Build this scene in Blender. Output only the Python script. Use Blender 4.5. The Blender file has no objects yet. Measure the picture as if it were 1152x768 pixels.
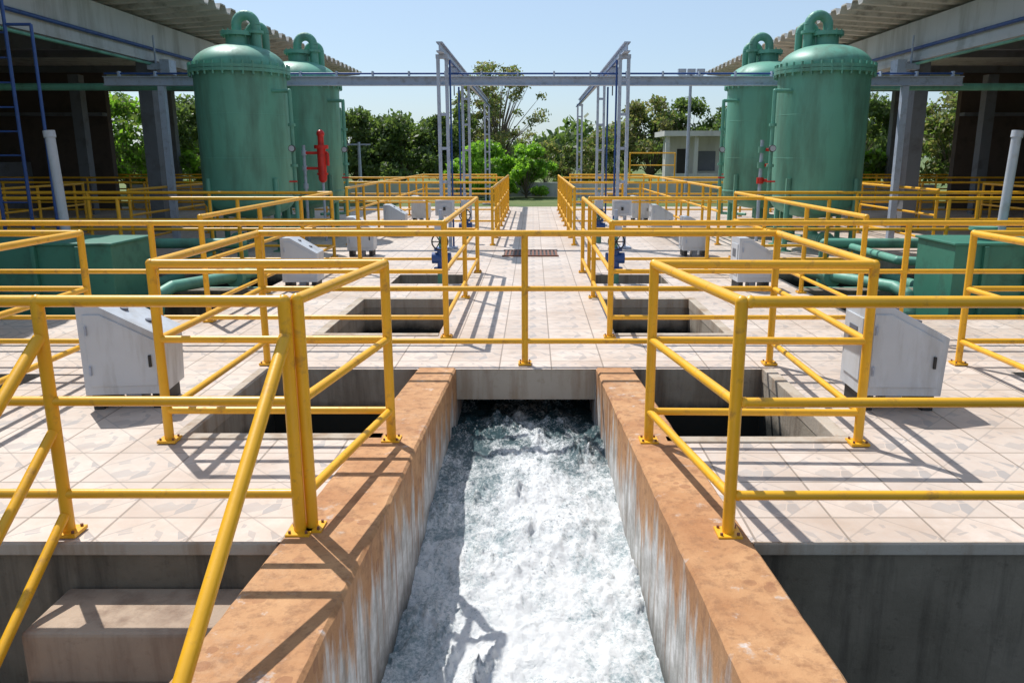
import bpy, math, random
import numpy as np
from mathutils import Vector, noise
random.seed(7); np.random.seed(7)
scene=bpy.context.scene

# ------------------------------------------------------------------ materials
def new_mat(name):
    m=bpy.data.materials.new(name); m.use_nodes=True
    nt=m.node_tree; nt.nodes.clear()
    out=nt.nodes.new('ShaderNodeOutputMaterial'); bs=nt.nodes.new('ShaderNodeBsdfPrincipled')
    nt.links.new(bs.outputs[0],out.inputs[0])
    return m,nt,bs
def N(nt,t,**kw):
    n=nt.nodes.new(t)
    for k,v in kw.items(): setattr(n,k,v)
    return n
def setin(nt,sock,v):
    if hasattr(v,'is_output'): nt.links.new(v,sock)
    else: sock.default_value=v
def math_(nt,op,a,b=0.0,c=None):
    n=N(nt,'ShaderNodeMath',operation=op); setin(nt,n.inputs[0],a); setin(nt,n.inputs[1],b)
    if c is not None: setin(nt,n.inputs[2],c)
    return n.outputs[0]
def mix(nt,f,a,b):
    n=N(nt,'ShaderNodeMix',data_type='RGBA'); setin(nt,n.inputs[0],f); setin(nt,n.inputs[6],a); setin(nt,n.inputs[7],b)
    return n.outputs[2]
def ramp(nt,f,p0,p1):
    n=N(nt,'ShaderNodeMapRange'); n.clamp=True
    setin(nt,n.inputs[0],f); n.inputs[1].default_value=p0; n.inputs[2].default_value=p1
    return n.outputs[0]
def pos(nt): return N(nt,'ShaderNodeNewGeometry').outputs['Position']
def nse(nt,vec,scale,detail=4,rough=0.55):
    n=N(nt,'ShaderNodeTexNoise'); nt.links.new(vec,n.inputs['Vector'])
    n.inputs['Scale'].default_value=scale; n.inputs['Detail'].default_value=detail; n.inputs['Roughness'].default_value=rough
    return n.outputs[0]
def bump(nt,bs,h,st,dist=0.01):
    n=N(nt,'ShaderNodeBump'); n.inputs['Strength'].default_value=st; n.inputs['Distance'].default_value=dist
    nt.links.new(h,n.inputs['Height']); nt.links.new(n.outputs[0],bs.inputs['Normal'])
def C(r,g,b): return (r,g,b,1)
def scaled(nt,vec,s):
    n=N(nt,'ShaderNodeVectorMath',operation='MULTIPLY'); nt.links.new(vec,n.inputs[0]); n.inputs[1].default_value=s
    return n.outputs[0]

def paint(name,col,dirt,rough=0.4,metal=0.0,amt=0.5,scale=3.0,lo=.5,hi=.72,streak=False):
    m,nt,bs=new_mat(name); p=pos(nt)
    q=scaled(nt,p,(1,1,.18)) if streak else p
    a=ramp(nt,nse(nt,q,scale,8,.65),lo,hi)
    a=math_(nt,'MULTIPLY',a,amt)
    b=nse(nt,p,scale*.5,3)
    c0=mix(nt,b,C(*[x*.82 for x in col]),C(*[min(1,x*1.15) for x in col]))
    setin(nt,bs.inputs['Base Color'],mix(nt,a,c0,C(*dirt)))
    setin(nt,bs.inputs['Roughness'],math_(nt,'MULTIPLY_ADD',a,.3,rough)); bs.inputs['Metallic'].default_value=metal
    bump(nt,bs,nse(nt,p,60,3),.12,.004)
    return m
YEL=paint('yellow_paint',(.82,.42,.016),(.30,.13,.04),.38,amt=.7,scale=11,lo=.56,hi=.72)
GRN=paint('green_paint',(.115,.34,.25),(.075,.155,.11),.48,amt=.8,scale=2.6,lo=.46,hi=.68,streak=True)
DGRN=paint('dark_green_paint',(.04,.19,.13),(.03,.07,.05),.5,amt=.7,scale=4)
GRY=paint('grey_cabinet_paint',(.52,.55,.59),(.24,.22,.19),.4,amt=.55,scale=5,streak=True)
GAN=paint('blue_grey_steel_paint',(.38,.44,.55),(.16,.15,.15),.5,amt=.6,scale=9)
BLU=paint('blue_pipe_paint',(.02,.07,.25),(.03,.03,.05),.45,scale=8)
RED=paint('red_paint',(.60,.02,.015),(.15,.02,.01),.4,scale=8)
BLK=paint('black_rubber',(.02,.02,.02),(.05,.045,.04),.6)
WHT=paint('white_pipe_paint',(.42,.45,.50),(.25,.22,.18),.4,scale=8)
PAN=paint('label_plate',(.12,.13,.16),(.2,.2,.2),.5)
SHD=paint('shed_concrete',(.50,.52,.53),(.20,.19,.17),.85,amt=.7,scale=1.6,streak=True)
PAV=paint('pavilion_plaster',(.55,.54,.51),(.30,.28,.25),.85,amt=.5,scale=1.6,streak=True)
SHC=paint('shed_column_paint',(.16,.17,.19),(.07,.06,.05),.8,amt=.6,scale=2)
ROOF=paint('roof_sheet',(.52,.50,.46),(.14,.12,.10),.85,amt=.8,scale=3)
DWALL=paint('dark_brick_wall',(.10,.075,.06),(.04,.03,.03),.9,amt=.6,scale=2)
BARK=paint('bark',(.13,.10,.075),(.06,.045,.03),.9,scale=14)
GRATE=paint('rust_grate',(.20,.08,.05),(.05,.03,.02),.7,scale=20)

# tile floor
def tile_mat():
    m,nt,bs=new_mat('ceramic_tile'); p=pos(nt); T=.43
    sp=N(nt,'ShaderNodeSeparateXYZ'); nt.links.new(p,sp.inputs[0])
    u=math_(nt,'DIVIDE',math_(nt,'ADD',sp.outputs[0],20.06),T); v=math_(nt,'DIVIDE',math_(nt,'ADD',sp.outputs[1],20.1),T)
    fu=math_(nt,'FRACT',u); fv=math_(nt,'FRACT',v)
    du=math_(nt,'ABSOLUTE',math_(nt,'SUBTRACT',fu,.5)); dv=math_(nt,'ABSOLUTE',math_(nt,'SUBTRACT',fv,.5))
    edge=math_(nt,'MAXIMUM',du,dv); grout=ramp(nt,edge,.484,.491)
    cmb=N(nt,'ShaderNodeCombineXYZ'); nt.links.new(math_(nt,'FLOOR',u),cmb.inputs[0]); nt.links.new(math_(nt,'FLOOR',v),cmb.inputs[1])
    wn=N(nt,'ShaderNodeTexWhiteNoise',noise_dimensions='3D'); nt.links.new(cmb.outputs[0],wn.inputs['Vector'])
    rnd=wn.outputs['Value']
    # printed shards inside a diamond frame, the same print on every tile
    dia=math_(nt,'ADD',du,dv)
    cf=N(nt,'ShaderNodeCombineXYZ'); nt.links.new(fu,cf.inputs[0]); nt.links.new(fv,cf.inputs[1])
    vo=N(nt,'ShaderNodeTexVoronoi',feature='F1'); nt.links.new(cf.outputs[0],vo.inputs['Vector']); vo.inputs['Scale'].default_value=4.3; vo.inputs['Randomness'].default_value=1
    sc=N(nt,'ShaderNodeSeparateColor'); nt.links.new(vo.outputs['Color'],sc.inputs[0])
    ve=N(nt,'ShaderNodeTexVoronoi',feature='DISTANCE_TO_EDGE'); nt.links.new(cf.outputs[0],ve.inputs['Vector']); ve.inputs['Scale'].default_value=4.3
    shard=math_(nt,'MULTIPLY',math_(nt,'GREATER_THAN',sc.outputs[0],.5),math_(nt,'GREATER_THAN',ve.outputs[0],.03))
    zone=math_(nt,'MULTIPLY',math_(nt,'LESS_THAN',dia,.5),math_(nt,'GREATER_THAN',dia,.17))
    line=math_(nt,'LESS_THAN',math_(nt,'ABSOLUTE',math_(nt,'SUBTRACT',dia,.5)),.014)
    pat=math_(nt,'MULTIPLY',shard,zone)
    veins=ramp(nt,nse(nt,p,9,8,.7),.36,.64)
    pat=math_(nt,'MULTIPLY',pat,math_(nt,'MULTIPLY_ADD',sc.outputs[1],.5,.4))
    base=mix(nt,rnd,C(.56,.48,.415),C(.68,.595,.525))
    base=mix(nt,math_(nt,'MULTIPLY',veins,.4),base,C(.50,.38,.31))
    base=mix(nt,math_(nt,'MULTIPLY',pat,.85),base,C(.31,.30,.30))
    base=mix(nt,math_(nt,'MULTIPLY',line,.55),base,C(.31,.28,.26))
    stain=math_(nt,'MULTIPLY',ramp(nt,nse(nt,p,.9,8,.65),.46,.68),.5)
    base=mix(nt,stain,base,C(.38,.27,.19))
    spots=math_(nt,'MULTIPLY',ramp(nt,nse(nt,p,22,6,.7),.64,.72),.5)
    base=mix(nt,spots,base,C(.22,.16,.12))
    base=mix(nt,math_(nt,'MULTIPLY',grout,.85),base,C(.25,.20,.16))
    setin(nt,bs.inputs['Base Color'],base)
    setin(nt,bs.inputs['Roughness'],math_(nt,'MULTIPLY_ADD',nse(nt,p,3,5),.35,.3))
    bs.inputs['Specular IOR Level'].default_value=.35
    bump(nt,bs,math_(nt,'MULTIPLY',grout,-1.0),.5,.004)
    return m
TILE=tile_mat()
def concrete(name,c1,c2,streakc,sc=1.5,st=.8,low_dark=False):
    m,nt,bs=new_mat(name); p=pos(nt)
    a=nse(nt,p,sc,9,.65); s=ramp(nt,nse(nt,scaled(nt,p,(3.5,3.5,.35)),1.6,8,.65),.46,.66)
    b=mix(nt,ramp(nt,a,.35,.65),C(*c1),C(*c2)); b=mix(nt,math_(nt,'MULTIPLY',s,st),b,C(*streakc))
    spk=ramp(nt,nse(nt,p,14,9,.75),.56,.70); b=mix(nt,math_(nt,'MULTIPLY',spk,.45),b,C(*streakc))
    if low_dark:
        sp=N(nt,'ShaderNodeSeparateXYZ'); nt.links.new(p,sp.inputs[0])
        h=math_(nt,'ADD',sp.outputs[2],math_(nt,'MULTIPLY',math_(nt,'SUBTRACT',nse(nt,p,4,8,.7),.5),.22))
        b=mix(nt,ramp(nt,h,-.38,-.26),C(.010,.012,.010),b)  # base colour fades to near black below a ragged level
    setin(nt,bs.inputs['Base Color'],b); bs.inputs['Roughness'].default_value=.85
    bump(nt,bs,nse(nt,p,25,8,.7),.45,.012); return m
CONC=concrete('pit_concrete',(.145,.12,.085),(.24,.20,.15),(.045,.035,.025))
WELL=concrete('well_concrete_dark_low',(.30,.26,.20),(.38,.33,.27),(.14,.10,.07),low_dark=True)
LIP=concrete('well_lip_concrete',(.40,.34,.27),(.47,.41,.34),(.27,.18,.11))
STEP=concrete('step_concrete',(.44,.33,.24),(.34,.255,.19),(.20,.13,.09))
def wallmat():
    m,nt,bs=new_mat('stained_channel_wall'); p=pos(nt)
    sp=N(nt,'ShaderNodeSeparateXYZ'); nt.links.new(p,sp.inputs[0])
    a=nse(nt,p,2.2,9,.68); fine=nse(nt,p,18,8,.7)
    brown=mix(nt,ramp(nt,a,.34,.66),C(.38,.175,.07),C(.56,.31,.145))
    brown=mix(nt,math_(nt,'MULTIPLY',ramp(nt,fine,.50,.68),.6),brown,C(.20,.095,.045))
    brown=mix(nt,math_(nt,'MULTIPLY',ramp(nt,nse(nt,p,1.0,9,.75),.55,.68),.4),brown,C(.60,.46,.32))
    vo=N(nt,'ShaderNodeTexVoronoi',feature='F1'); nt.links.new(p,vo.inputs['Vector']); vo.inputs['Scale'].default_value=9
    sel=ramp(nt,nse(nt,p,1.1,2),.50,.54)
    ringd=math_(nt,'MULTIPLY',math_(nt,'LESS_THAN',math_(nt,'ADD',vo.outputs['Distance'],math_(nt,'MULTIPLY',fine,.3)),.42),sel)
    brown=mix(nt,math_(nt,'MULTIPLY',ringd,.45),brown,C(.22,.08,.035))
    grey=mix(nt,ramp(nt,nse(nt,p,5,8,.7),.4,.62),C(.40,.39,.37),C(.72,.72,.71))
    grey=mix(nt,math_(nt,'MULTIPLY',ramp(nt,nse(nt,scaled(nt,p,(8,8,.6)),2,8,.65),.50,.66),.6),grey,C(.17,.15,.12))
    drip=nse(nt,scaled(nt,p,(3,3,.5)),2.5,8,.65)
    hz=math_(nt,'ADD',sp.outputs[2],math_(nt,'MULTIPLY',math_(nt,'SUBTRACT',drip,.5),-1.5))
    mask=ramp(nt,hz,-.36,-.14)
    c=mix(nt,mask,grey,brown)
    rust=math_(nt,'MULTIPLY',ramp(nt,nse(nt,scaled(nt,p,(6,6,.5)),2,8,.6),.54,.66),.7)
    c=mix(nt,rust,c,C(.28,.13,.055))
    low_dark=ramp(nt,math_(nt,'ADD',sp.outputs[2],math_(nt,'MULTIPLY',fine,-.2)),-.88,-.68)  # wet band close to the water level
    c=mix(nt,low_dark,C(.11,.11,.10),c)
    setin(nt,bs.inputs['Base Color'],c); bs.inputs['Roughness'].default_value=.8
    bump(nt,bs,math_(nt,'ADD',fine,a),.5,.014); return m
CWALL=wallmat()
def watermat():
    m,nt,bs=new_mat('foaming_water'); p=pos(nt)
    sp=N(nt,'ShaderNodeSeparateXYZ'); nt.links.new(p,sp.inputs[0])
    w=N(nt,'ShaderNodeVectorMath',operation='ADD'); nt.links.new(scaled(nt,p,(1,.55,1)),w.inputs[0])
    nn=N(nt,'ShaderNodeTexNoise'); nt.links.new(p,nn.inputs['Vector']); nn.inputs['Scale'].default_value=5
    nt.links.new(scaled(nt,nn.outputs['Color'],(.18,.18,.18)),w.inputs[1])
    a=nse(nt,w.outputs[0],6,10,.72); b=nse(nt,p,48,6,.8); g=nse(nt,w.outputs[0],2.2,3,.5)
    f=math_(nt,'ADD',math_(nt,'ADD',math_(nt,'MULTIPLY',a,.40),math_(nt,'MULTIPLY',b,.40)),math_(nt,'MULTIPLY',g,.20))
    near=ramp(nt,sp.outputs[1],6.1,4.4)
    ctr=math_(nt,'MULTIPLY',math_(nt,'ABSOLUTE',math_(nt,'ADD',sp.outputs[0],.02)),.10)
    th=math_(nt,'SUBTRACT',math_(nt,'SUBTRACT',f,ctr),math_(nt,'MULTIPLY_ADD',near,-.105,.520))
    foam=ramp(nt,th,-.055,.045)
    deep=mix(nt,near,C(.04,.085,.095),C(.33,.43,.46))
    setin(nt,bs.inputs['Base Color'],mix(nt,foam,deep,C(.96,.98,.985)))
    setin(nt,bs.inputs['Roughness'],math_(nt,'MULTIPLY_ADD',foam,.20,.10)); bs.inputs['IOR'].default_value=1.33
    bump(nt,bs,math_(nt,'ADD',math_(nt,'MULTIPLY',b,.8),math_(nt,'MULTIPLY',a,.8)),.85,.034)
    return m
WATER=watermat()
def pitwater():
    m,nt,bs=new_mat('dark_water'); p=pos(nt)
    bs.inputs['Base Color'].default_value=C(.006,.009,.009); bs.inputs['Roughness'].default_value=.08
    bump(nt,bs,nse(nt,p,6,3),.15,.02); return m
PITW=pitwater()
def grassmat():
    m,nt,bs=new_mat('grass'); p=pos(nt)
    c=mix(nt,ramp(nt,nse(nt,p,.35,8,.7),.35,.65),C(.06,.12,.025),C(.15,.17,.055))
    setin(nt,bs.inputs['Base Color'],c); bs.inputs['Roughness'].default_value=.95
    bump(nt,bs,nse(nt,p,20,6),.6,.05); return m
GRASS=grassmat()
def leafmat(name,c1,c2,tr=.5):
    m,nt,bs=new_mat(name); p=pos(nt)
    c=mix(nt,ramp(nt,nse(nt,p,1.3,5,.7),.35,.65),C(*c1),C(*c2))
    setin(nt,bs.inputs['Base Color'],c); bs.inputs['Roughness'].default_value=.5
    out=[n for n in nt.nodes if n.type=='OUTPUT_MATERIAL'][0]
    t=N(nt,'ShaderNodeBsdfTranslucent'); 
    nt.links.new(scaled(nt,c,(1.8,1.9,1.1)),t.inputs[0])
    ms=N(nt,'ShaderNodeMixShader'); ms.inputs[0].default_value=tr
    nt.links.new(bs.outputs[0],ms.inputs[1]); nt.links.new(t.outputs[0],ms.inputs[2]); nt.links.new(ms.outputs[0],out.inputs[0])
    return m
LEAFD=leafmat('leaf_dark',(.05,.09,.03),(.105,.15,.05))
LEAFM=leafmat('leaf_mid',(.08,.13,.035),(.15,.19,.06))
LEAFB=leafmat('leaf_bright',(.12,.25,.028),(.24,.40,.055),.52)
LEAFO=leafmat('leaf_olive',(.15,.145,.065),(.22,.20,.10))

# ------------------------------------------------------------------ builder
class B:
    def __init__(s): s.v=[];s.f=[];s.mi=[];s.sm=[];s.mats=[]
    def mat(s,m):
        if m not in s.mats: s.mats.append(m)
        return s.mats.index(m)
    def add(s,vs,fs,m,smooth=False):
        o=len(s.v); s.v+= [tuple(v) for v in vs]; k=s.mat(m)
        for f in fs: s.f.append([i+o for i in f]); s.mi.append(k); s.sm.append(smooth)
    def box(s,x0,x1,y0,y1,z0,z1,m):
        vs=[(x0,y0,z0),(x1,y0,z0),(x1,y1,z0),(x0,y1,z0),(x0,y0,z1),(x1,y0,z1),(x1,y1,z1),(x0,y1,z1)]
        s.add(vs,[(0,3,2,1),(4,5,6,7),(0,1,5,4),(1,2,6,5),(2,3,7,6),(3,0,4,7)],m)
    def tube(s,p,q,r,m,n=12,r2=None,cap=True):
        p=Vector(p);q=Vector(q);d=q-p
        if d.length<1e-6: return
        d.normalize(); a=d.orthogonal().normalized(); b=d.cross(a); r2=r if r2 is None else r2
        vs=[];fs=[]
        for i in range(n):
            t=2*math.pi*i/n; o=a*math.cos(t)+b*math.sin(t); vs.append(p+o*r); vs.append(q+o*r2)
        for i in range(n):
            j=(i+1)%n; fs.append((2*i,2*j,2*j+1,2*i+1))
        s.add(vs,fs,m,True)
        if cap:
            s.add([vs[2*i] for i in range(n)],[tuple(range(n))[::-1]],m); s.add([vs[2*i+1] for i in range(n)],[tuple(range(n))],m)
    def sphere(s,c,r,m,n=12,k=7):
        s.lathe((c[0],c[1]),[(r*math.sin(math.pi*i/k),c[2]-r*math.cos(math.pi*i/k)) for i in range(k+1)],m,n)
    def path(s,pts,r,m,n=12):
        for i in range(len(pts)-1): s.tube(pts[i],pts[i+1],r,m,n)
        for p in pts[1:-1]: s.sphere(p,r*1.005,m,n,6)
    def arc(s,c,rad,a0,a1,r,m,ux=(1,0,0),uz=(0,0,1),k=12,n=12):
        c=Vector(c);ux=Vector(ux);uz=Vector(uz)
        pts=[c+ux*rad*math.cos(a0+(a1-a0)*i/k)+uz*rad*math.sin(a0+(a1-a0)*i/k) for i in range(k+1)]
        s.path(pts,r,m,n)
    def lathe(s,c,prof,m,n=40,smooth=True):
        vs=[];fs=[]
        for r,z in prof:
            for i in range(n):
                t=2*math.pi*i/n; vs.append((c[0]+max(r,1e-4)*math.cos(t),c[1]+max(r,1e-4)*math.sin(t),z))
        for a in range(len(prof)-1):
            for i in range(n):
                j=(i+1)%n; fs.append((a*n+i,a*n+j,(a+1)*n+j,(a+1)*n+i))
        s.add(vs,fs,m,smooth)
    def extr(s,poly,m,axis='y',a=0,b=1,fn=None):
        n=len(poly); f=(lambda u,w,t:(u,t,w)) if axis=='y' else (lambda u,w,t:(t,u,w))
        if fn: f=fn
        vs=[f(u,w,a) for u,w in poly]+[f(u,w,b) for u,w in poly]
        fs=[tuple(range(n)),tuple(range(2*n-1,n-1,-1))]+[(i,i+n,(i+1)%n+n,(i+1)%n) for i in range(n)]
        s.add(vs,fs,m)
    def obj(s,name,bevel=0,loc=(0,0,0),rotz=0):
        me=bpy.data.meshes.new(name); me.from_pydata(s.v,[],s.f)
        for m in s.mats: me.materials.append(m)
        me.polygons.foreach_set('material_index',s.mi); me.polygons.foreach_set('use_smooth',s.sm); me.update()
        o=bpy.data.objects.new(name,me); scene.collection.objects.link(o); o.location=loc; o.rotation_euler[2]=rotz
        if bevel:
            b=o.modifiers.new('bevel','BEVEL'); b.width=bevel; b.segments=2; b.limit_method='ANGLE'; b.angle_limit=math.radians(40)
        return o

# ------------------------------------------------------------------ slabs with holes
def slab(b,X0,X1,Y0,Y1,holes,z,depth,mt,mw,skip=None,mh=None):
    xs=sorted({X0,X1,*[h[0] for h in holes],*[h[1] for h in holes]}); ys=sorted({Y0,Y1,*[h[2] for h in holes],*[h[3] for h in holes]})
    def inhole(x,y): return any(h[0]<x<h[1] and h[2]<y<h[3] for h in holes)
    def solid(x,y):
        if not(X0<x<X1 and Y0<y<Y1): return False
        return not inhole(x,y)
    e=1e-3
    for i in range(len(xs)-1):
        for j in range(len(ys)-1):
            x0,x1,y0,y1=xs[i],xs[i+1],ys[j],ys[j+1]; cx=(x0+x1)/2; cy=(y0+y1)/2
            if not solid(cx,cy): continue
            b.add([(x0,y0,z),(x1,y0,z),(x1,y1,z),(x0,y1,z)],[(0,1,2,3)],mt)
            for (px,py,qa,qb) in ((x0-e,cy,(x0,y1),(x0,y0)),(x1+e,cy,(x1,y0),(x1,y1)),(cx,y0-e,(x0,y0),(x1,y0)),(cx,y1+e,(x1,y1),(x0,y1))):
                if not solid(px,py) and not (skip and skip(px,py)):
                    mm=mh if (mh and inhole(px,py)) else mw
                    b.add([(qa[0],qa[1],z-depth),(qb[0],qb[1],z-depth),(qb[0],qb[1],z),(qa[0],qa[1],z)],[(0,1,2,3)],mm)
wells=[(-2.15,-.93,4.72,6.29),(.81,1.87,4.66,6.29),(-2.05,-.92,7.6,9.5),(.80,1.88,7.6,9.5),(-1.95,-.95,10.75,11.6),(.85,1.85,10.75,11.6)]
pits=[(-8.2,-3.5,8.4,13.4),(3.5,8.2,8.4,13.4),(-8.5,-3.9,4.6,6.15),(3.85,8.5,4.6,6.2)]
chan=(-.93,.81,3.0,6.29)
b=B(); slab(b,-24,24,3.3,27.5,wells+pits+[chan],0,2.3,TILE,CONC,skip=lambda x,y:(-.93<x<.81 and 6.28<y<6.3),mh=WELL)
b.obj('tiled_deck')
b=B()
for (x0,x1,y0,y1) in wells[:4]:
    w=.09; z0,z1=-.1,.012; s_out = -1 if x0<0 else 1
    b.box(x0-w,x1+w,y1-.004,y1+w,z0,z1,LIP) if y0>7 else None
    b.box(x0-w if s_out<0 else x0, x1 if s_out<0 else x1+w,y0-w,y0+.004,z0,z1,LIP)
    if s_out<0: b.box(x0-w,x0+.004,y0+.004,y1-.004,z0,z1,LIP)
    else: b.box(x1-.004,x1+w,y0+.004,y1-.004,z0,z1,LIP)
b.obj('well_kerb',bevel=.006)
b=B(); b.box(-24,-1.15,3.27,3.299,-.05,.006,LIP); b.box(.99,24,3.27,3.299,-.05,.006,LIP); b.obj('deck_edge_nosing',bevel=.005)
b=B(); b.add([(-24,-8,-1.55),(24,-8,-1.55),(24,27.5,-1.55),(-24,27.5,-1.55)],[(0,1,2,3)],PITW); b.obj('basin_water')
b=B()
for (x0,x1,y0,y1) in wells: b.add([(x0,y0,-.95),(x1,y0,-.95),(x1,y1,-.95),(x0,y1,-.95)],[(0,1,2,3)],PITW)
b.obj('well_water')
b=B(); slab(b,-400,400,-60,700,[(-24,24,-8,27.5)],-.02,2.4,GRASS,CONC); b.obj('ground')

# channel
def edge_x(side,inner,Y):
    t=(6.29-Y)/3.98
    if side<0: a,c=(-.633,-.765) if inner else (-.945,-1.21)
    else: a,c=(.509,.692) if inner else (.812,1.045)
    return a+(c-a)*t
b=B()
for side in(-1,1):
    for (ya,yb,zt) in ((-2.0,6.295,.012),(6.30,12.0,-.02)):
        P=[]
        n=120 if ya<0 else 4
        for k in range(n+1):
            Y=ya+(yb-ya)*k/n; xi=edge_x(side,True,min(Y,6.3)); xo=edge_x(side,False,min(Y,6.3)); 
            jj=(.007*noise.noise(Vector((Y*3,side,0)))+.006*noise.noise(Vector((Y*17,side,5)))) if ya<0 else 0
            bev=.014+(.010*max(0,noise.noise(Vector((Y*9,side,2)))) if ya<0 else 0)
            si=1 if side<0 else -1
            P.append([(xo,Y,-2.3),(xo,Y,zt-bev),(xo+si*bev,Y,zt),(xi-si*bev+jj,Y,zt),(xi+jj,Y,zt-bev),(xi,Y,-2.3)])
        vs=[p for r in P for p in r]; fs=[]
        for k in range(n):
            for q in range(5):
                f=(k*6+q,k*6+q+1,(k+1)*6+q+1,(k+1)*6+q); fs.append(f if side<0 else f[::-1])
        fs.append(tuple(range(6))); fs.append(tuple(range(n*6+5,n*6-1,-1)))
        b.add(vs,fs,CWALL)
b.box(-.632,.508,6.30,6.5,-.26,-.004,LIP)
b.box(-.95,.85,12.0,12.2,-2.3,-.02,CONC)
b.obj('channel_wall')

# water
def water():
    ny,nx=620,130; vs=[];fs=[]
    for j in range(ny+1):
        Y=-1.5+9.5*j/ny; Yc=min(Y,6.3)
        xl=edge_x(-1,True,Yc)-.02; xr=edge_x(1,True,Yc)+.02
        if Y>6: zb=-.47
        elif Y>3.4: t=(6-Y)/2.6; t=t*t*(3-2*t); zb=-.47-.31*t
        else: zb=-.78
        for i in range(nx+1):
            x=xl+(xr-xl)*i/nx
            a=noise.fractal(Vector((x*3.2,Y*2.2,1.3)),.9,2.0,5)
            c=noise.fractal(Vector((x*13,Y*9,4.3)),.6,2.0,4)
            z=zb+a*.042+c*.02+max(0,a)*abs(c)*.10
            z+=.05*math.exp(-((x+.05)/.35)**2)*(1 if Y<5.5 else .4)
            vs.append((x,Y,z))
    w=nx+1
    for j in range(ny):
        for i in range(nx): k=j*w+i; fs.append((k,k+1,k+1+w,k+w))
    b=B(); b.add(vs,fs,WATER,True); 
    for i in range(420):
        Y=random.uniform(4.2,6.1); x=random.uniform(-.5,.4); t=min(1,(6-min(Y,6))/2.6); t=t*t*(3-2*t)
        r=random.uniform(.002,.006); b.sphere((x,Y,-.47-.31*t+.04+abs(random.gauss(0,.05))),r,WATER,6,4)
    b.obj('water')
water()

# steps down on the left
b=B()
for i in range(7):
    z=-.22*(i+1)+ -.0; y1=3.265-.34*i; b.box(-2.12,-1.06,y1-.34,y1 if i else 3.29,-2.3,z,STEP)
b.box(-2.9,-2.125,1.2,2.95,-2.3,-.75,STEP)
b.obj('concrete_steps',bevel=.015)

# ------------------------------------------------------------------ railings
RH=(1.09,.64,.20); RR=.026
def railing(path,posts=None,name='safety_railing',step=1.8,endposts=True,r=RR,hs=RH,b=None,z=0):
    own=b is None
    b=b or B()
    P=[Vector((x,y,z)) for x,y in path]
    pp=[]
    for i,p in enumerate(P):
        if endposts or 0<i<len(P)-1: pp.append(p)
    if posts is None:
        for i in range(len(P)-1):
            L=(P[i+1]-P[i]).length; k=max(1,round(L/step))
            for j in range(1,k): pp.append(P[i].lerp(P[i+1],j/k))
    else: pp+= [Vector((x,y,z)) for x,y in posts]
    for p in pp:
        b.tube(p,p+Vector((0,0,hs[0])),r*1.08,YEL,12)
        b.box(p.x-.055,p.x+.055,p.y-.055,p.y+.055,z+.006,z+.022,YEL)
        for dx in(-.038,.038):
            for dy in(-.038,.038): b.tube((p.x+dx,p.y+dy,z+.012),(p.x+dx,p.y+dy,z+.034),.007,GRATE,6)
    for h,rr in zip(hs,(r,r*.85,r*.85)):
        o=Vector((0,0,h))
        for i in range(len(P)-1): b.tube(P[i]+o,P[i+1]+o,rr,YEL,12)
        for p in P: b.sphere(p+o,rr*1.12,YEL,12,6)
    if own: return b.obj(name)
railing([(-1.03,3.42),(-.865,4.6),(-2.22,4.6),(-2.22,6.44)],posts=[])
b=B(); railing([(-1.075,3.38),(-2.14,3.38),(-6.6,3.38)],posts=[(-4.3,3.38)],b=b)
def hand(x,hz,y0,y1,r): b.path([(x,y0,hz),(x,y1,hz-(y0-y1)*.65)],r,YEL,16)
hand(-1.075,.93,3.36,.7,.028); b.sphere((-1.075,3.36,.93),.03,YEL)
for h in(.93,.5,.1): hand(-2.14,h,3.36,.9,.026 if h>.8 else .022)
for yy in(1.9,): b.tube((-2.14,yy,-1.1),(-2.14,yy,.93-(3.36-yy)*.65),.027,YEL)
b.obj('stair_railing')
railing([(-2.22,6.44),(1.97,6.44)],posts=[(-.07,6.44)],endposts=False)
railing([(.893,3.36),(.70,4.58),(1.96,4.55),(1.97,6.44)],posts=[])
railing([(.93,3.36),(7.2,3.36)],posts=[(4.0,3.36)],endposts=False)
railing([(3.57,3.6),(3.55,6.44),(9,6.44)],posts=[(5.6,6.44),(7.4,6.44)])
railing([(-3.62,3.6),(-3.65,6.44),(-9,6.44)],posts=[(-5.6,6.44),(-7.4,6.44)])
railing([(-.83,11.8),(-.83,7.44),(-9,7.44)],step=2.4)
railing([(.73,11.8),(.73,7.44),(9,7.44)],step=2.4)
for s in(-1,1):
    railing([(s*.83,11.85),(s*9.6,11.8)],step=1.9)
    railing([(s*3.4,8.2),(s*3.4,13.6),(s*9.6,13.7)],step=1.9)
    railing([(s*.79,15.5),(s*.79,25.5)],step=1.5)
    railing([(s*.85,18.9),(s*14,18.9)],step=1.7)
    railing([(s*.85,23),(s*16,23)],step=1.7)
    railing([(s*3.6,15.6),(s*3.6,26.5),(s*1.2,26.5)],step=1.6)
    railing([(s*7.3,14.6),(s*7.3,26.5),(s*19,26.5)],step=1.8)
    railing([(s*10,8),(s*10,18)],step=1.8)

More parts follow.
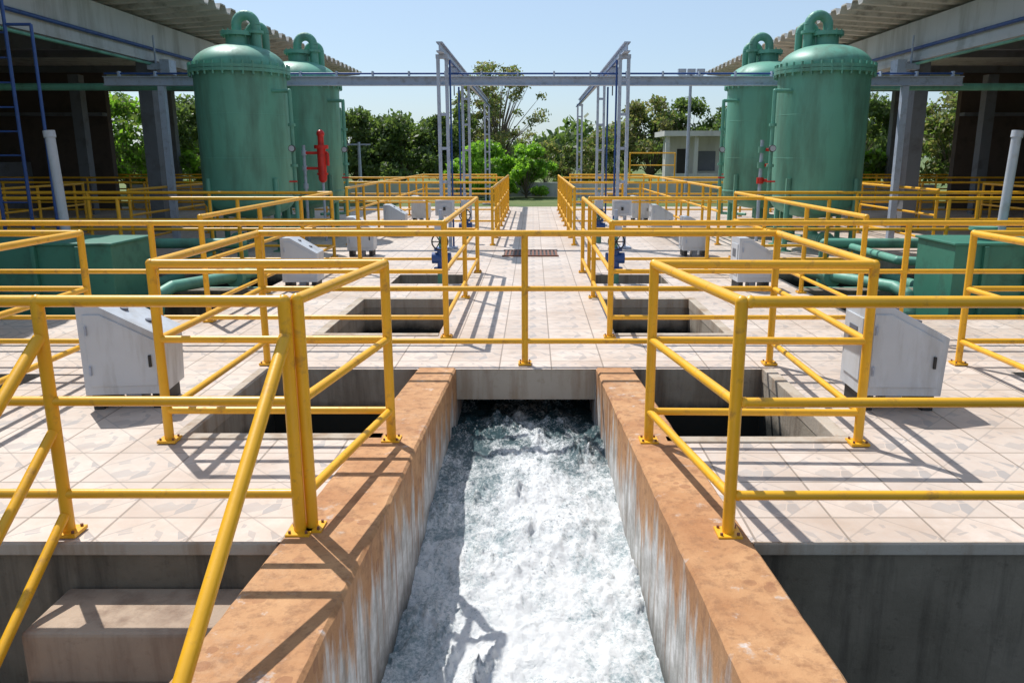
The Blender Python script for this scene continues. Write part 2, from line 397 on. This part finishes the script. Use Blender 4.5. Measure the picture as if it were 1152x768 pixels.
# ------------------------------------------------------------------ consoles
def console(x,y,sx=1,rot=0,s=1):
    b=B(); 
    prof=[(-.30,.11),(.29,.11),(.31,.50),(-.14,.71),(-.30,.71)]
    b.extr(prof,GRY,'y',-.20,.20)
    ins=[(-.25,.17),(.245,.17),(.262,.475),(-.13,.655),(-.25,.655)]
    b.extr(ins,GRY,'y',-.210,-.2001)
    b.box(.20,.22,-.226,-.210,.30,.38,BLK)
    for (hx,hz) in((-.235,.28),(-.235,.55)): b.tube((hx,-.218,hz-.03),(hx,-.218,hz+.03),.009,GAN,8)
    b.box(-.312,-.3005,-.15,.15,.2,.62,GRY); b.box(-.318,-.3125,-.07,.07,.44,.55,PAN)
    for k in(-.1,.08): b.tube((.07+k,-.02,.595-.46*k),(.075+k,-.02,.622-.46*k),.03,PAN,14)
    b.box(-.27,-.19,-.17,.17,.0,.11,BLK); b.box(.18,.26,-.17,.17,.0,.11,BLK)
    b.box(-.06,.06,-.08,.08,.0,.108,GAN)
    o=b.obj('control_console',bevel=.008,loc=(x,y,0),rotz=rot); o.scale=(sx*s,s,s)
console(-2.80,5.42,.86,.10,1.02); console(2.50,5.38,.88,-.03,1.03)
for x,y in((-3.02,10.4),(-2.98,13.9),(-2.98,17.4),(-2.95,21.2),(2.86,10.4),(2.8,13.9),(2.76,17.4),(2.8,21.2)): console(x,y,.8,random.uniform(-.05,.05),.95)
# valves
def valve(x,y):
    b=B()
    b.tube((0,0,-1.5),(0,0,.15),.06,GRN,16); b.tube((0,0,.15),(0,0,.19),.11,BLU,20); b.tube((0,0,.19),(0,0,.42),.06,BLU,16)
    b.tube((-.13,0,.32),(.13,0,.32),.075,BLU,20); b.tube((0,0,.42),(0,0,.46),.10,BLU,20); b.tube((0,0,.46),(0,0,.85),.035,GRN,12)
    b.box(-.08,.08,-.07,.07,.68,.84,GRY); b.tube((0,0,.84),(0,0,.98),.025,GAN)
    k=20
    b.path([(.11*math.cos(2*math.pi*i/k),-.15,.56+.11*math.sin(2*math.pi*i/k)) for i in range(k+1)],.010,BLK,8)
    for i in range(3):
        t=i*math.pi/3; b.tube((.11*math.cos(t),-.15,.56+.11*math.sin(t)),(-.11*math.cos(t),-.15,.56-.11*math.sin(t)),.008,BLK,6)
    b.tube((0,-.15,.56),(0,0,.56),.014,GAN,8)
    b.obj('gate_valve',loc=(x,y,0))
valve(-1.27,11.0); valve(1.13,11.0); valve(-1.35,16.0); valve(1.3,16.0)
# floor grate
b=B(); b.box(-.52,.42,13.75,14.55,.002,.01,BLK)
for i in range(14): b.box(-.5+i*.068,-.465+i*.068,13.78,14.52,.01,.022,GRATE)
b.box(-.54,.44,13.72,13.75,.0,.024,GRATE); b.box(-.54,.44,14.55,14.58,.0,.024,GRATE); b.obj('drain_grate')

# ------------------------------------------------------------------ tanks
def tank(x,y,s):
    b=B(); R=.795; T=3.10
    prof=[(.0,.55)]+[(R*math.sin(a),.9-.33*math.cos(a)) for a in np.linspace(.1,math.pi/2,8)]+[(R,T)]
    b.lathe((0,0),prof,GRN,56)
    b.lathe((0,0),[(R,T),(R+.075,T+.005),(R+.075,T+.06),(R+.01,T+.063),(R+.075,T+.067),(R+.075,T+.12),(R-.01,T+.125)],GRN,56,False)
    b.lathe((0,0),[(R*math.cos(a),T+.125+.40*math.sin(a)) for a in np.linspace(0,1.40,12)],GRN,56)
    b.lathe((0,0),[(R+.004,.93),(R+.012,.94),(R+.012,.97),(R+.004,.98)],GRN,56)
    for z in(1.65,2.4): b.lathe((0,0),[(R,z-.01),(R+.004,z),(R,z+.01)],GRN,56)
    for i in range(32):
        t=2*math.pi*i/32; px,py=(R+.056)*math.cos(t),(R+.056)*math.sin(t); b.tube((px,py,T-.05),(px,py,T+.175),.022,GRN,6)
    b.tube((0,0,T+.45),(0,0,T+.68),.2,GRN,24); b.tube((0,0,T+.66),(0,0,T+.73),.28,GRN,24)
    for i in range(10):
        t=2*math.pi*i/10; b.tube((.24*math.cos(t),.24*math.sin(t),T+.63),(.24*math.cos(t),.24*math.sin(t),T+.76),.014,GRN,6)
    a0,a1=(math.pi,0) if s>0 else (0,math.pi)
    z=T+.84
    b.arc((s*.17,0,z),.17,a0,a1,.085,GRN); b.tube((0,0,T+.7),(0,0,z),.085,GRN); b.tube((s*.34,0,T+.3),(s*.34,0,z),.085,GRN)
    b.tube((s*.34,0,z-.14),(s*.34,0,z-.09),.13,GRN,20)
    b.arc((s*.26,.30,z-.1),.15,a0,a1,.065,GRN); b.tube((s*.11,.30,T+.3),(s*.11,.30,z-.1),.065,GRN); b.tube((s*.41,.30,T+.3),(s*.41,.30,z-.1),.065,GRN)
    for i in range(4):
        t=math.pi/4+i*math.pi/2+.15*s; cx,cy=(R+.02)*math.cos(t),(R+.02)*math.sin(t)
        b.tube((cx,cy,0),(cx,cy,1.3),.055,GRN,4); b.box(cx-.1,cx+.1,cy-.1,cy+.1,0,.02,GRN)
    b.tube((0,0,.15),(0,0,.6),.1,GRN,16); b.path([(0,0,.22),(0,-.9,.22),(s*-.3,-1.3,.22),(s*-.3,-1.5,-.9)],.09,GRN,14)
    b.tube((0,-.62,.22),(0,-.67,.22),.15,GRN,20); b.tube((0,-.72,.22),(0,-.77,.22),.15,GRN,20)
    # side sampling line with gauge and cocks
    b.path([(s*R*.85,-.4,2.8),(s*(R+.2),-.45,2.8),(s*(R+.2),-.45,.3),(s*.5,-.9,.3)],.035,GRN,10)
    for zz in(1.0,1.5,2.2): b.tube((s*(R+.2),-.45,zz),(s*(R+.2),-.45,zz+.05),.065,GRN,14)
    b.tube((s*(R+.2),-.5,1.25),(s*(R+.2),-.56,1.25),.012,RED,6); b.box(s*(R+.2)-.07,s*(R+.2)+.07,-.58,-.56,1.235,1.265,RED)
    b.tube((s*(R+.2),-.49,1.82),(s*(R+.2),-.55,1.82),.06,BLK,18); b.tube((s*(R+.2),-.551,1.82),(s*(R+.2),-.556,1.82),.05,WHT,18)
    b.obj('green_pressure_tank',loc=(x,y,0))
tank(-5.26,15,1); tank(5.22,15,-1)
for s in(-1,1):
    tank(s*4.93,17.6,-s); tank(s*5.7,20.6,-s)
def redf(x,y,c):
    b=B()
    b.tube((0,0,1.25),(0,0,1.85),.085,c,20); b.sphere((0,0,1.25),.085,c,16); b.tube((0,0,1.83),(0,0,1.9),.14,c,20); b.tube((0,0,1.9),(0,0,2.12),.06,c,14)
    b.tube((0,0,1.32),(0,0,1.36),.11,c,18)
    b.sphere((0,0,2.12),.08,c,14); b.tube((-.35,0,1.75),(.12,0,1.75),.028,c); b.tube((-.35,0,1.45),(0,0,1.45),.028,c); b.tube((-.35,0,0),(-.35,0,1.9),.03,GAN); b.tube((.12,0,1.5),(.12,0,1.75),.03,c)
    b.tube((0,0,0),(0,0,1.2),.025,GAN)
    for zz in(1.1,1.45,1.75): b.tube((-.35,0,zz-.05),(-.35,0,zz+.05),.05,GAN,12)
    b.obj('red_cartridge_filter',loc=(x,y,0))
redf(-4.22,16.3,RED); 
b=B(); b.tube((0,0,0),(0,0,2.0),.035,GAN)
for z in(1.15,1.45,1.75): b.tube((0,0,z),(0,0,z+.12),.07,RED if z<1.3 else GRN,16); b.tube((0,0,z+.06),(.25,0,z+.06),.03,RED)
b.obj('sampling_pipe',loc=(4.55,16.3,0))

for s in(-1,1):
    b=B(); x0,x1=(4.72,7.9) if s>0 else (-7.9,-4.72)
    b.box(x0,x1,8.9,9.8,-2.2,.72,DGRN)
    b.box(x0-.03,x1+.03,8.87,9.83,.72,.75,DGRN)
    for k in range(6):
        xx=x0+.3+k*.5; b.box(xx,xx+.05,8.84,8.9,-2,.715,DGRN)
    for xx in(x0+.5,x0+1.4): b.tube((xx,9.3,.75),(xx,9.3,.88),.1,GRN,18); b.tube((xx,9.3,.86),(xx,9.3,.90),.15,GRN,18)
    b.obj('green_settling_tank',bevel=.008)
    b=B(); 
    b.path([(s*3.3,12.3,.16),(s*3.9,10.4,.16),(s*4.35,9.5,.16),(s*4.42,9.3,.1),(s*4.42,9.2,-.1),(s*4.42,9.2,-1.9)],.075,GRN,14)
    b.tube((s*4.42,9.2,-.35),(s*4.42,9.2,-.29),.14,GRN,18); b.tube((s*3.9,10.4,.16),(s*3.92,10.33,.16),.14,GRN,18)
    b.path([(s*8.2,11.6,-.3),(s*3.5,11.6,-.3)],.12,GRN,14); b.path([(s*6,13.4,-.3),(s*6,9.8,-.3)],.1,GRN,14)
    b.path([(s*4.3,13.3,-.5),(s*4.3,12.2,-.5),(s*4.3,12.0,-1.9)],.1,GRN,14)
    b.path([(s*8.2,12.6,.35),(s*4.6,12.6,.35),(s*4.6,12.6,-1.5)],.08,GRN,14)
    b.path([(s*7,9.9,.3),(s*5.0,10.9,.3),(s*5.0,13.0,.3)],.06,GRN,12)
    b.obj('green_process_pipe')
    b=B(); b.box(min(s*3.5,s*8.2),max(s*3.5,s*8.2),10.3,10.55,-.5,-.02,CONC); b.obj('concrete_pit_beam')

# ------------------------------------------------------------------ gantries
def gantry(s):
    b=B(); X=s*1.63
    for y in(15,20,29):
        for dx in(-.075,.075): b.box(X+dx-.028,X+dx+.028,y-.045,y+.045,0,3.38,GAN)
        b.box(X-.11,X+.11,y-.055,y+.055,3.38,3.45,GAN)
        for z in(.6,1.2,1.8,2.4,3.0): b.box(X-.046,X+.046,y-.02,y+.02,z,z+.05,GAN)
        b.box(X-.2,X+.2,y-.14,y+.14,0,.03,GAN)
    b.box(X-.055,X+.055,14.6,29.2,3.455,3.475,GAN); b.box(X-.012,X+.012,14.6,29.2,3.475,3.60,GAN); b.box(X-.055,X+.055,14.6,29.2,3.60,3.62,GAN)
    b.tube((X+s*.16,20,0.2),(X+s*.16,20,3.3),.022,BLU); b.tube((X-s*.13,15.1,3.36),(X-s*.13,29,3.36),.018,BLU)
    b.tube((X-s*.13,15.05,0),(X-s*.13,15.05,3.36),.018,BLU)
    b.box(X-.1,X+.1,17.0,17.35,3.28,3.44,GAN); b.tube((X,17.15,3.3),(X,17.15,2.9),.012,BLK,6)
    b.box(X-.17,X+.17,14.78,14.95,.62,.90,GRY); b.box(X-.13,X+.13,14.765,14.779,.66,.86,WHT); b.box(X-.02,X+.02,14.74,14.764,.72,.78,BLK)
    b.obj('hoist_gantry')
gantry(-1); gantry(1)
b=B(); y=16.15
b.box(-8.3,8.3,y-.07,y+.07,3.17,3.185,GAN); b.box(-8.3,8.3,y-.01,y+.01,3.03,3.17,GAN); b.box(-8.3,8.3,y-.07,y+.07,3.015,3.03,GAN)
b.tube((-8.3,y+.02,3.24),(8.3,y+.02,3.24),.018,BLU)
for i in range(24):
    xx=-8.0+i*.7; b.box(xx-.015,xx+.015,y-.05,y+.05,3.186,3.28,GAN)
for xx in(-7.2,7.2): b.box(xx-.06,xx+.06,y-.06,y+.06,0,3.01,GAN)
b.obj('overhead_cable_beam')

# ------------------------------------------------------------------ sheds
def shed(s):
    b=B(); 
    def bx(xa,xb,y0,y1,z0,z1,m): b.box(min(s*xa,s*xb),max(s*xa,s*xb),y0,y1,z0,z1,m)
    bx(8.35,8.7,2,33,3.70,4.55,SHD)
    bx(8.33,8.35,2,33,3.70,3.78,SHD)
    bx(8.70,22,2,33,4.40,4.5,ROOF)
    for y in(6.6,18.4,30): 
        bx(8.36,8.66,y-.15,y+.15,0,3.70,SHC); 
        bx(8.2,8.36,y-.2,y+.2,3.45,3.7,SHC)
        bx(8.7,22,y-.12,y+.12,3.95,4.4,SHC)
    for y in(12.5,18.4,24,30): bx(13.0,13.3,y-.15,y+.15,0,3.95,SHC)
    for y in(10,14,22,26): bx(8.7,22,y-.06,y+.06,4.2,4.4,SHC)
    prof=[];wl=.62;y=2.0
    while y<33:
        prof+=[(y,0),(y+wl*.28,0),(y+wl*.42,.13),(y+wl*.86,.13)]; y+=wl
    vs=[];fs=[]
    for k,(yy,zz) in enumerate(prof):
        vs+=[(s*6.75,yy,4.74+zz),(s*9.6,yy,4.55+zz),(s*6.75,yy,4.77+zz),(s*9.6,yy,4.58+zz)]
    for k in range(len(prof)-1):
        a=k*4; c=a+4; fs+=[(a,a+1,c+1,c),(a+2,c+2,c+3,a+3),(a,c,c+2,a+2)]
    b.add(vs,fs,ROOF)
    bx(13.4,22,26,26.25,0,4.4,DWALL); bx(8.7,13.4,27.0,27.2,0,.75,SHD); bx(21.8,22,2,26,0,4.4,DWALL)
    bx(13.4,21.8,25.7,26,2.9,3.0,SHC)
    bx(16,16.4,16,26,0,1.5,SHC)
    b.tube((s*8.28,2,3.95),(s*8.28,30,3.95),.035,BLU); b.tube((s*8.24,2,3.62),(s*8.24,18.4,3.62),.03,GRN)
    b.box(min(s*7.95,s*8.3),max(s*7.95,s*8.3),18.0,18.25,3.5,3.62,GAN); b.box(min(s*7.8,s*8.0),max(s*7.8,s*8.0),17.95,18.3,3.4,3.7,GAN); b.tube((s*8.15,18.1,3.6),(s*8.15,18.1,4.2),.02,GAN)
    b.path([(s*6.3,16.5,3.02),(s*12,16.5,3.02)],.07,GRN,12)
    b.obj('industrial_shed')
shed(-1); shed(1)
for s in(-1,1):
    b=B(); b.tube((s*5.75,9.9,0),(s*5.85,9.95,1.93),.055,WHT,18); b.tube((s*5.85,9.95,1.91),(s*5.86,9.955,1.99),.068,WHT,18); b.tube((s*5.75,9.9,-1.5),(s*5.75,9.9,0),.07,GRN,18)
    b.obj('vent_pipe')
b=B()
for x in(-7.45,-7.05):
    b.tube((x,11.3,-1.5),(x,11.3,4.6),.024,BLU)
for k in range(14): b.tube((-7.45,11.3,.1+k*.32),(-7.05,11.3,.1+k*.32),.012,BLU,8)
b.tube((-7.05,11.3,3.4),(-6.7,11.3,3.4),.02,BLU); b.tube((-6.7,11.3,0),(-6.7,11.3,3.4),.022,BLU)
b.obj('blue_ladder')
# ------------------------------------------------------------------ distant things
b=B()
b.box(5.9,9.0,37,40,2.55,2.78,PAV); b.box(6.3,8.8,38.2,39.8,0,2.55,PAV)
for x in(6.1,7.4,8.8): b.box(x-.09,x+.09,37.2,37.4,0,2.55,PAV)
b.box(6.7,7.2,38.17,38.2,0,2.0,BLK); b.box(7.7,8.5,38.17,38.2,1.0,1.9,PAN); b.box(6.2,8.7,37.25,37.35,0,.9,PAV)
b.obj('garden_pavilion')
def pole(x,y,h,heads):
    b=B(); b.tube((0,0,0),(0,0,h),.075,GAN,14,r2=.05); b.box(-.45,.45,-.03,.03,h-.12,h-.06,GAN)
    if heads:
        for dx in(-.34,.0,.34): b.box(dx-.14,dx+.14,-.14,.06,h-.04,h+.16,GAN); b.box(dx-.11,dx+.11,-.16,-.14,h-.01,h+.13,WHT)
    b.box(-.2,.2,-.2,.2,0,.05,SHD); b.obj('floodlight_pole',loc=(x,y,0))
pole(5.75,30.5,4.6,True); pole(-6.7,31.5,2.2,False)
b=B(); b.box(-13,13,34,34.25,0,.6,SHD); b.obj('garden_wall')
b=B(); b.box(3.6,5.4,30.8,32,0,.7,SHD)
for i in range(4): b.box(2.6+i*.25,2.85+i*.25-.002,30.9,31.9,0,.16*(i+1),STEP)
railing([(3.65,30.85),(5.35,30.85)],b=b,z=.7); b.obj('access_stair')

def leaves(b,ctrs,rads,n,size,mat,aspect=.55):
    ctrs=np.array(ctrs);rads=np.array(rads); w=rads**2; idx=np.random.choice(len(ctrs),n,p=w/w.sum())
    d=np.random.normal(size=(n,3)); d/=np.linalg.norm(d,axis=1)[:,None]
    rr=rads[idx]*(np.random.rand(n)**.45)*(1+.15*np.random.randn(n))
    p=ctrs[idx]+d*rr[:,None]*np.array([1,1,.75])
    a=np.random.normal(size=(n,3))+d*.0; a/=np.linalg.norm(a,axis=1)[:,None]
    c=np.cross(a,np.random.normal(size=(n,3))+d); c/=np.linalg.norm(c,axis=1)[:,None]
    sz=(size*(.6+.8*np.random.rand(n)))[:,None]
    V=np.stack([p-a*sz, p+c*sz*aspect, p+a*sz, p-c*sz*aspect],1).reshape(-1,3)
    o=len(b.v); b.v+=[tuple(x) for x in V.tolist()]; k=b.mat(mat)
    for i in range(n): b.f.append([o+4*i,o+4*i+1,o+4*i+2,o+4*i+3]); b.mi.append(k); b.sm.append(False)
def tree(x,y,h,w,mat,mat2,n=5000,dens=22,size=.16,crown0=.3,sparse=False,name='tree',base=0):
    b=B(); ctr=[];rad=[]
    th=h*crown0
    b.tube((0,0,-.1),(random.uniform(-.1,.1),0,th+.3),.05*h*.45,BARK,8,r2=.03*h*.5)
    for i in range(dens):
        a=random.uniform(0,2*math.pi); t=random.random()
        z=th+(h-th)*(.08+.86*t); rr=w*.5*math.sqrt(max(.05,1-((t-.42)/.62)**2))*random.uniform(.35,1)
        c=(rr*math.cos(a),rr*math.sin(a),z); ctr.append(c); rad.append(random.uniform(.5,1.0)*w*(.10 if sparse else .17))
        m=(c[0]*.35,c[1]*.35,th+(z-th)*.5)
        b.tube((0,0,th*.8),m,.02*h*.35,BARK,6,r2=.012*h*.35); b.tube(m,c,.012*h*.35,BARK,5,r2=.006)
    leaves(b,ctr,rad,int(n*.6),size,mat); leaves(b,ctr,rad,int(n*.4),size,mat2)
    return b.obj(name,loc=(x,y,base),rotz=random.uniform(0,6))
tree(-1.9,45,6.7,5.6,LEAFO,LEAFM,6500,60,.08,.2,True)
tree(-3.1,47,5.8,4.0,LEAFO,LEAFM,4200,36,.08,.25,True)
for (x,y,h,w,a,c) in((-9.2,42,3.9,4.2,LEAFD,LEAFM),(-6.6,41,3.7,4.4,LEAFD,LEAFM),(-4.6,43,4.3,4.0,LEAFM,LEAFD),(-11.8,44,4.1,4.5,LEAFD,LEAFO),(6.6,46,5.0,4.6,LEAFO,LEAFM),(8.9,47,4.7,4.6,LEAFM,LEAFD),(10.8,45,4.2,4.5,LEAFD,LEAFM),(4.4,48,3.6,3.2,LEAFM,LEAFO),
    (-15,38,4.4,5,LEAFD,LEAFM),(-18,36,4.2,5,LEAFM,LEAFB),(15,38,4.4,5,LEAFD,LEAFM),(18.5,36,4.4,5,LEAFM,LEAFO),(21,38,4.2,5,LEAFD,LEAFM),(13,43,3.9,4.5,LEAFO,LEAFM)):
    tree(x,y,h,w,a,c,8000,34,.11,.12)
for (x,y,h,w) in((-1.9,33,2.2,2.4),(-.3,33.5,2.1,2.2),(-3.0,34.5,1.7,1.8)):
    tree(x,y,h,w,LEAFB,LEAFB,5600,30,.09,.05,name='bush')
for (x,y,h,w) in((1.6,36,2.5,2.0),(3.1,37,2.7,2.2),(.6,38,2.3,2.2)):
    tree(x,y,h,w,LEAFM,LEAFO,2600,24,.08,.1,name='bush')
for (x,y) in((-17,30.5),(-13.5,31),(13,31),(17,30.5),(-10.8,30)):
    tree(x,y,1.7,3.0,LEAFB,LEAFM,3500,20,.13,.05,name='bush')
b=B(); ctr=[];rad=[]
for i in range(260):
    x=random.uniform(-75,75); y=random.uniform(62,80); ctr.append((x,y,random.uniform(.3,3.2)+.8*math.sin(x*.22))); rad.append(random.uniform(1.0,1.9))
leaves(b,ctr,rad,22000,.34,LEAFD); leaves(b,ctr,rad,14000,.3,LEAFM); b.obj('distant_trees')

# ------------------------------------------------------------------ light, sky, camera
d=Vector((.42,-.55,-1.09)).normalized()
sun=bpy.data.lights.new('sun','SUN'); sun.energy=5.0; sun.angle=math.radians(.5); sun.color=(1,.97,.92)
so=bpy.data.objects.new('sun',sun); so.rotation_euler=d.to_track_quat('-Z','Y').to_euler(); so.location=(-10,14,25); scene.collection.objects.link(so)
w=bpy.data.worlds.new('World'); scene.world=w; w.use_nodes=True; nt=w.node_tree
sk=nt.nodes.new('ShaderNodeTexSky'); sk.sky_type='NISHITA'; sk.sun_disc=False
sk.sun_elevation=math.asin(-d.z); sk.sun_rotation=math.atan2(-d.x,-d.y); sk.air_density=1.0; sk.dust_density=.9; sk.ozone_density=3.0
bg=nt.nodes['Background']; bg.inputs[1].default_value=.125
haze=mix(nt,.42,scaled(nt,sk.outputs[0],(.90,.98,1.08)),C(5.5,6.6,7.5))   # thin high haze
nt.links.new(haze,bg.inputs[0])
cam=bpy.data.cameras.new('camera'); cam.lens=28; cam.sensor_width=36; cam.shift_x=-24/1152; cam.clip_end=2000; cam.clip_start=.05
co=bpy.data.objects.new('camera',cam); co.location=(0,0,1.7); co.rotation_euler=(math.radians(90-13.13),0,0); scene.collection.objects.link(co)
scene.camera=co
scene.view_settings.view_transform='Standard'; scene.view_settings.look='None'; scene.view_settings.exposure=0
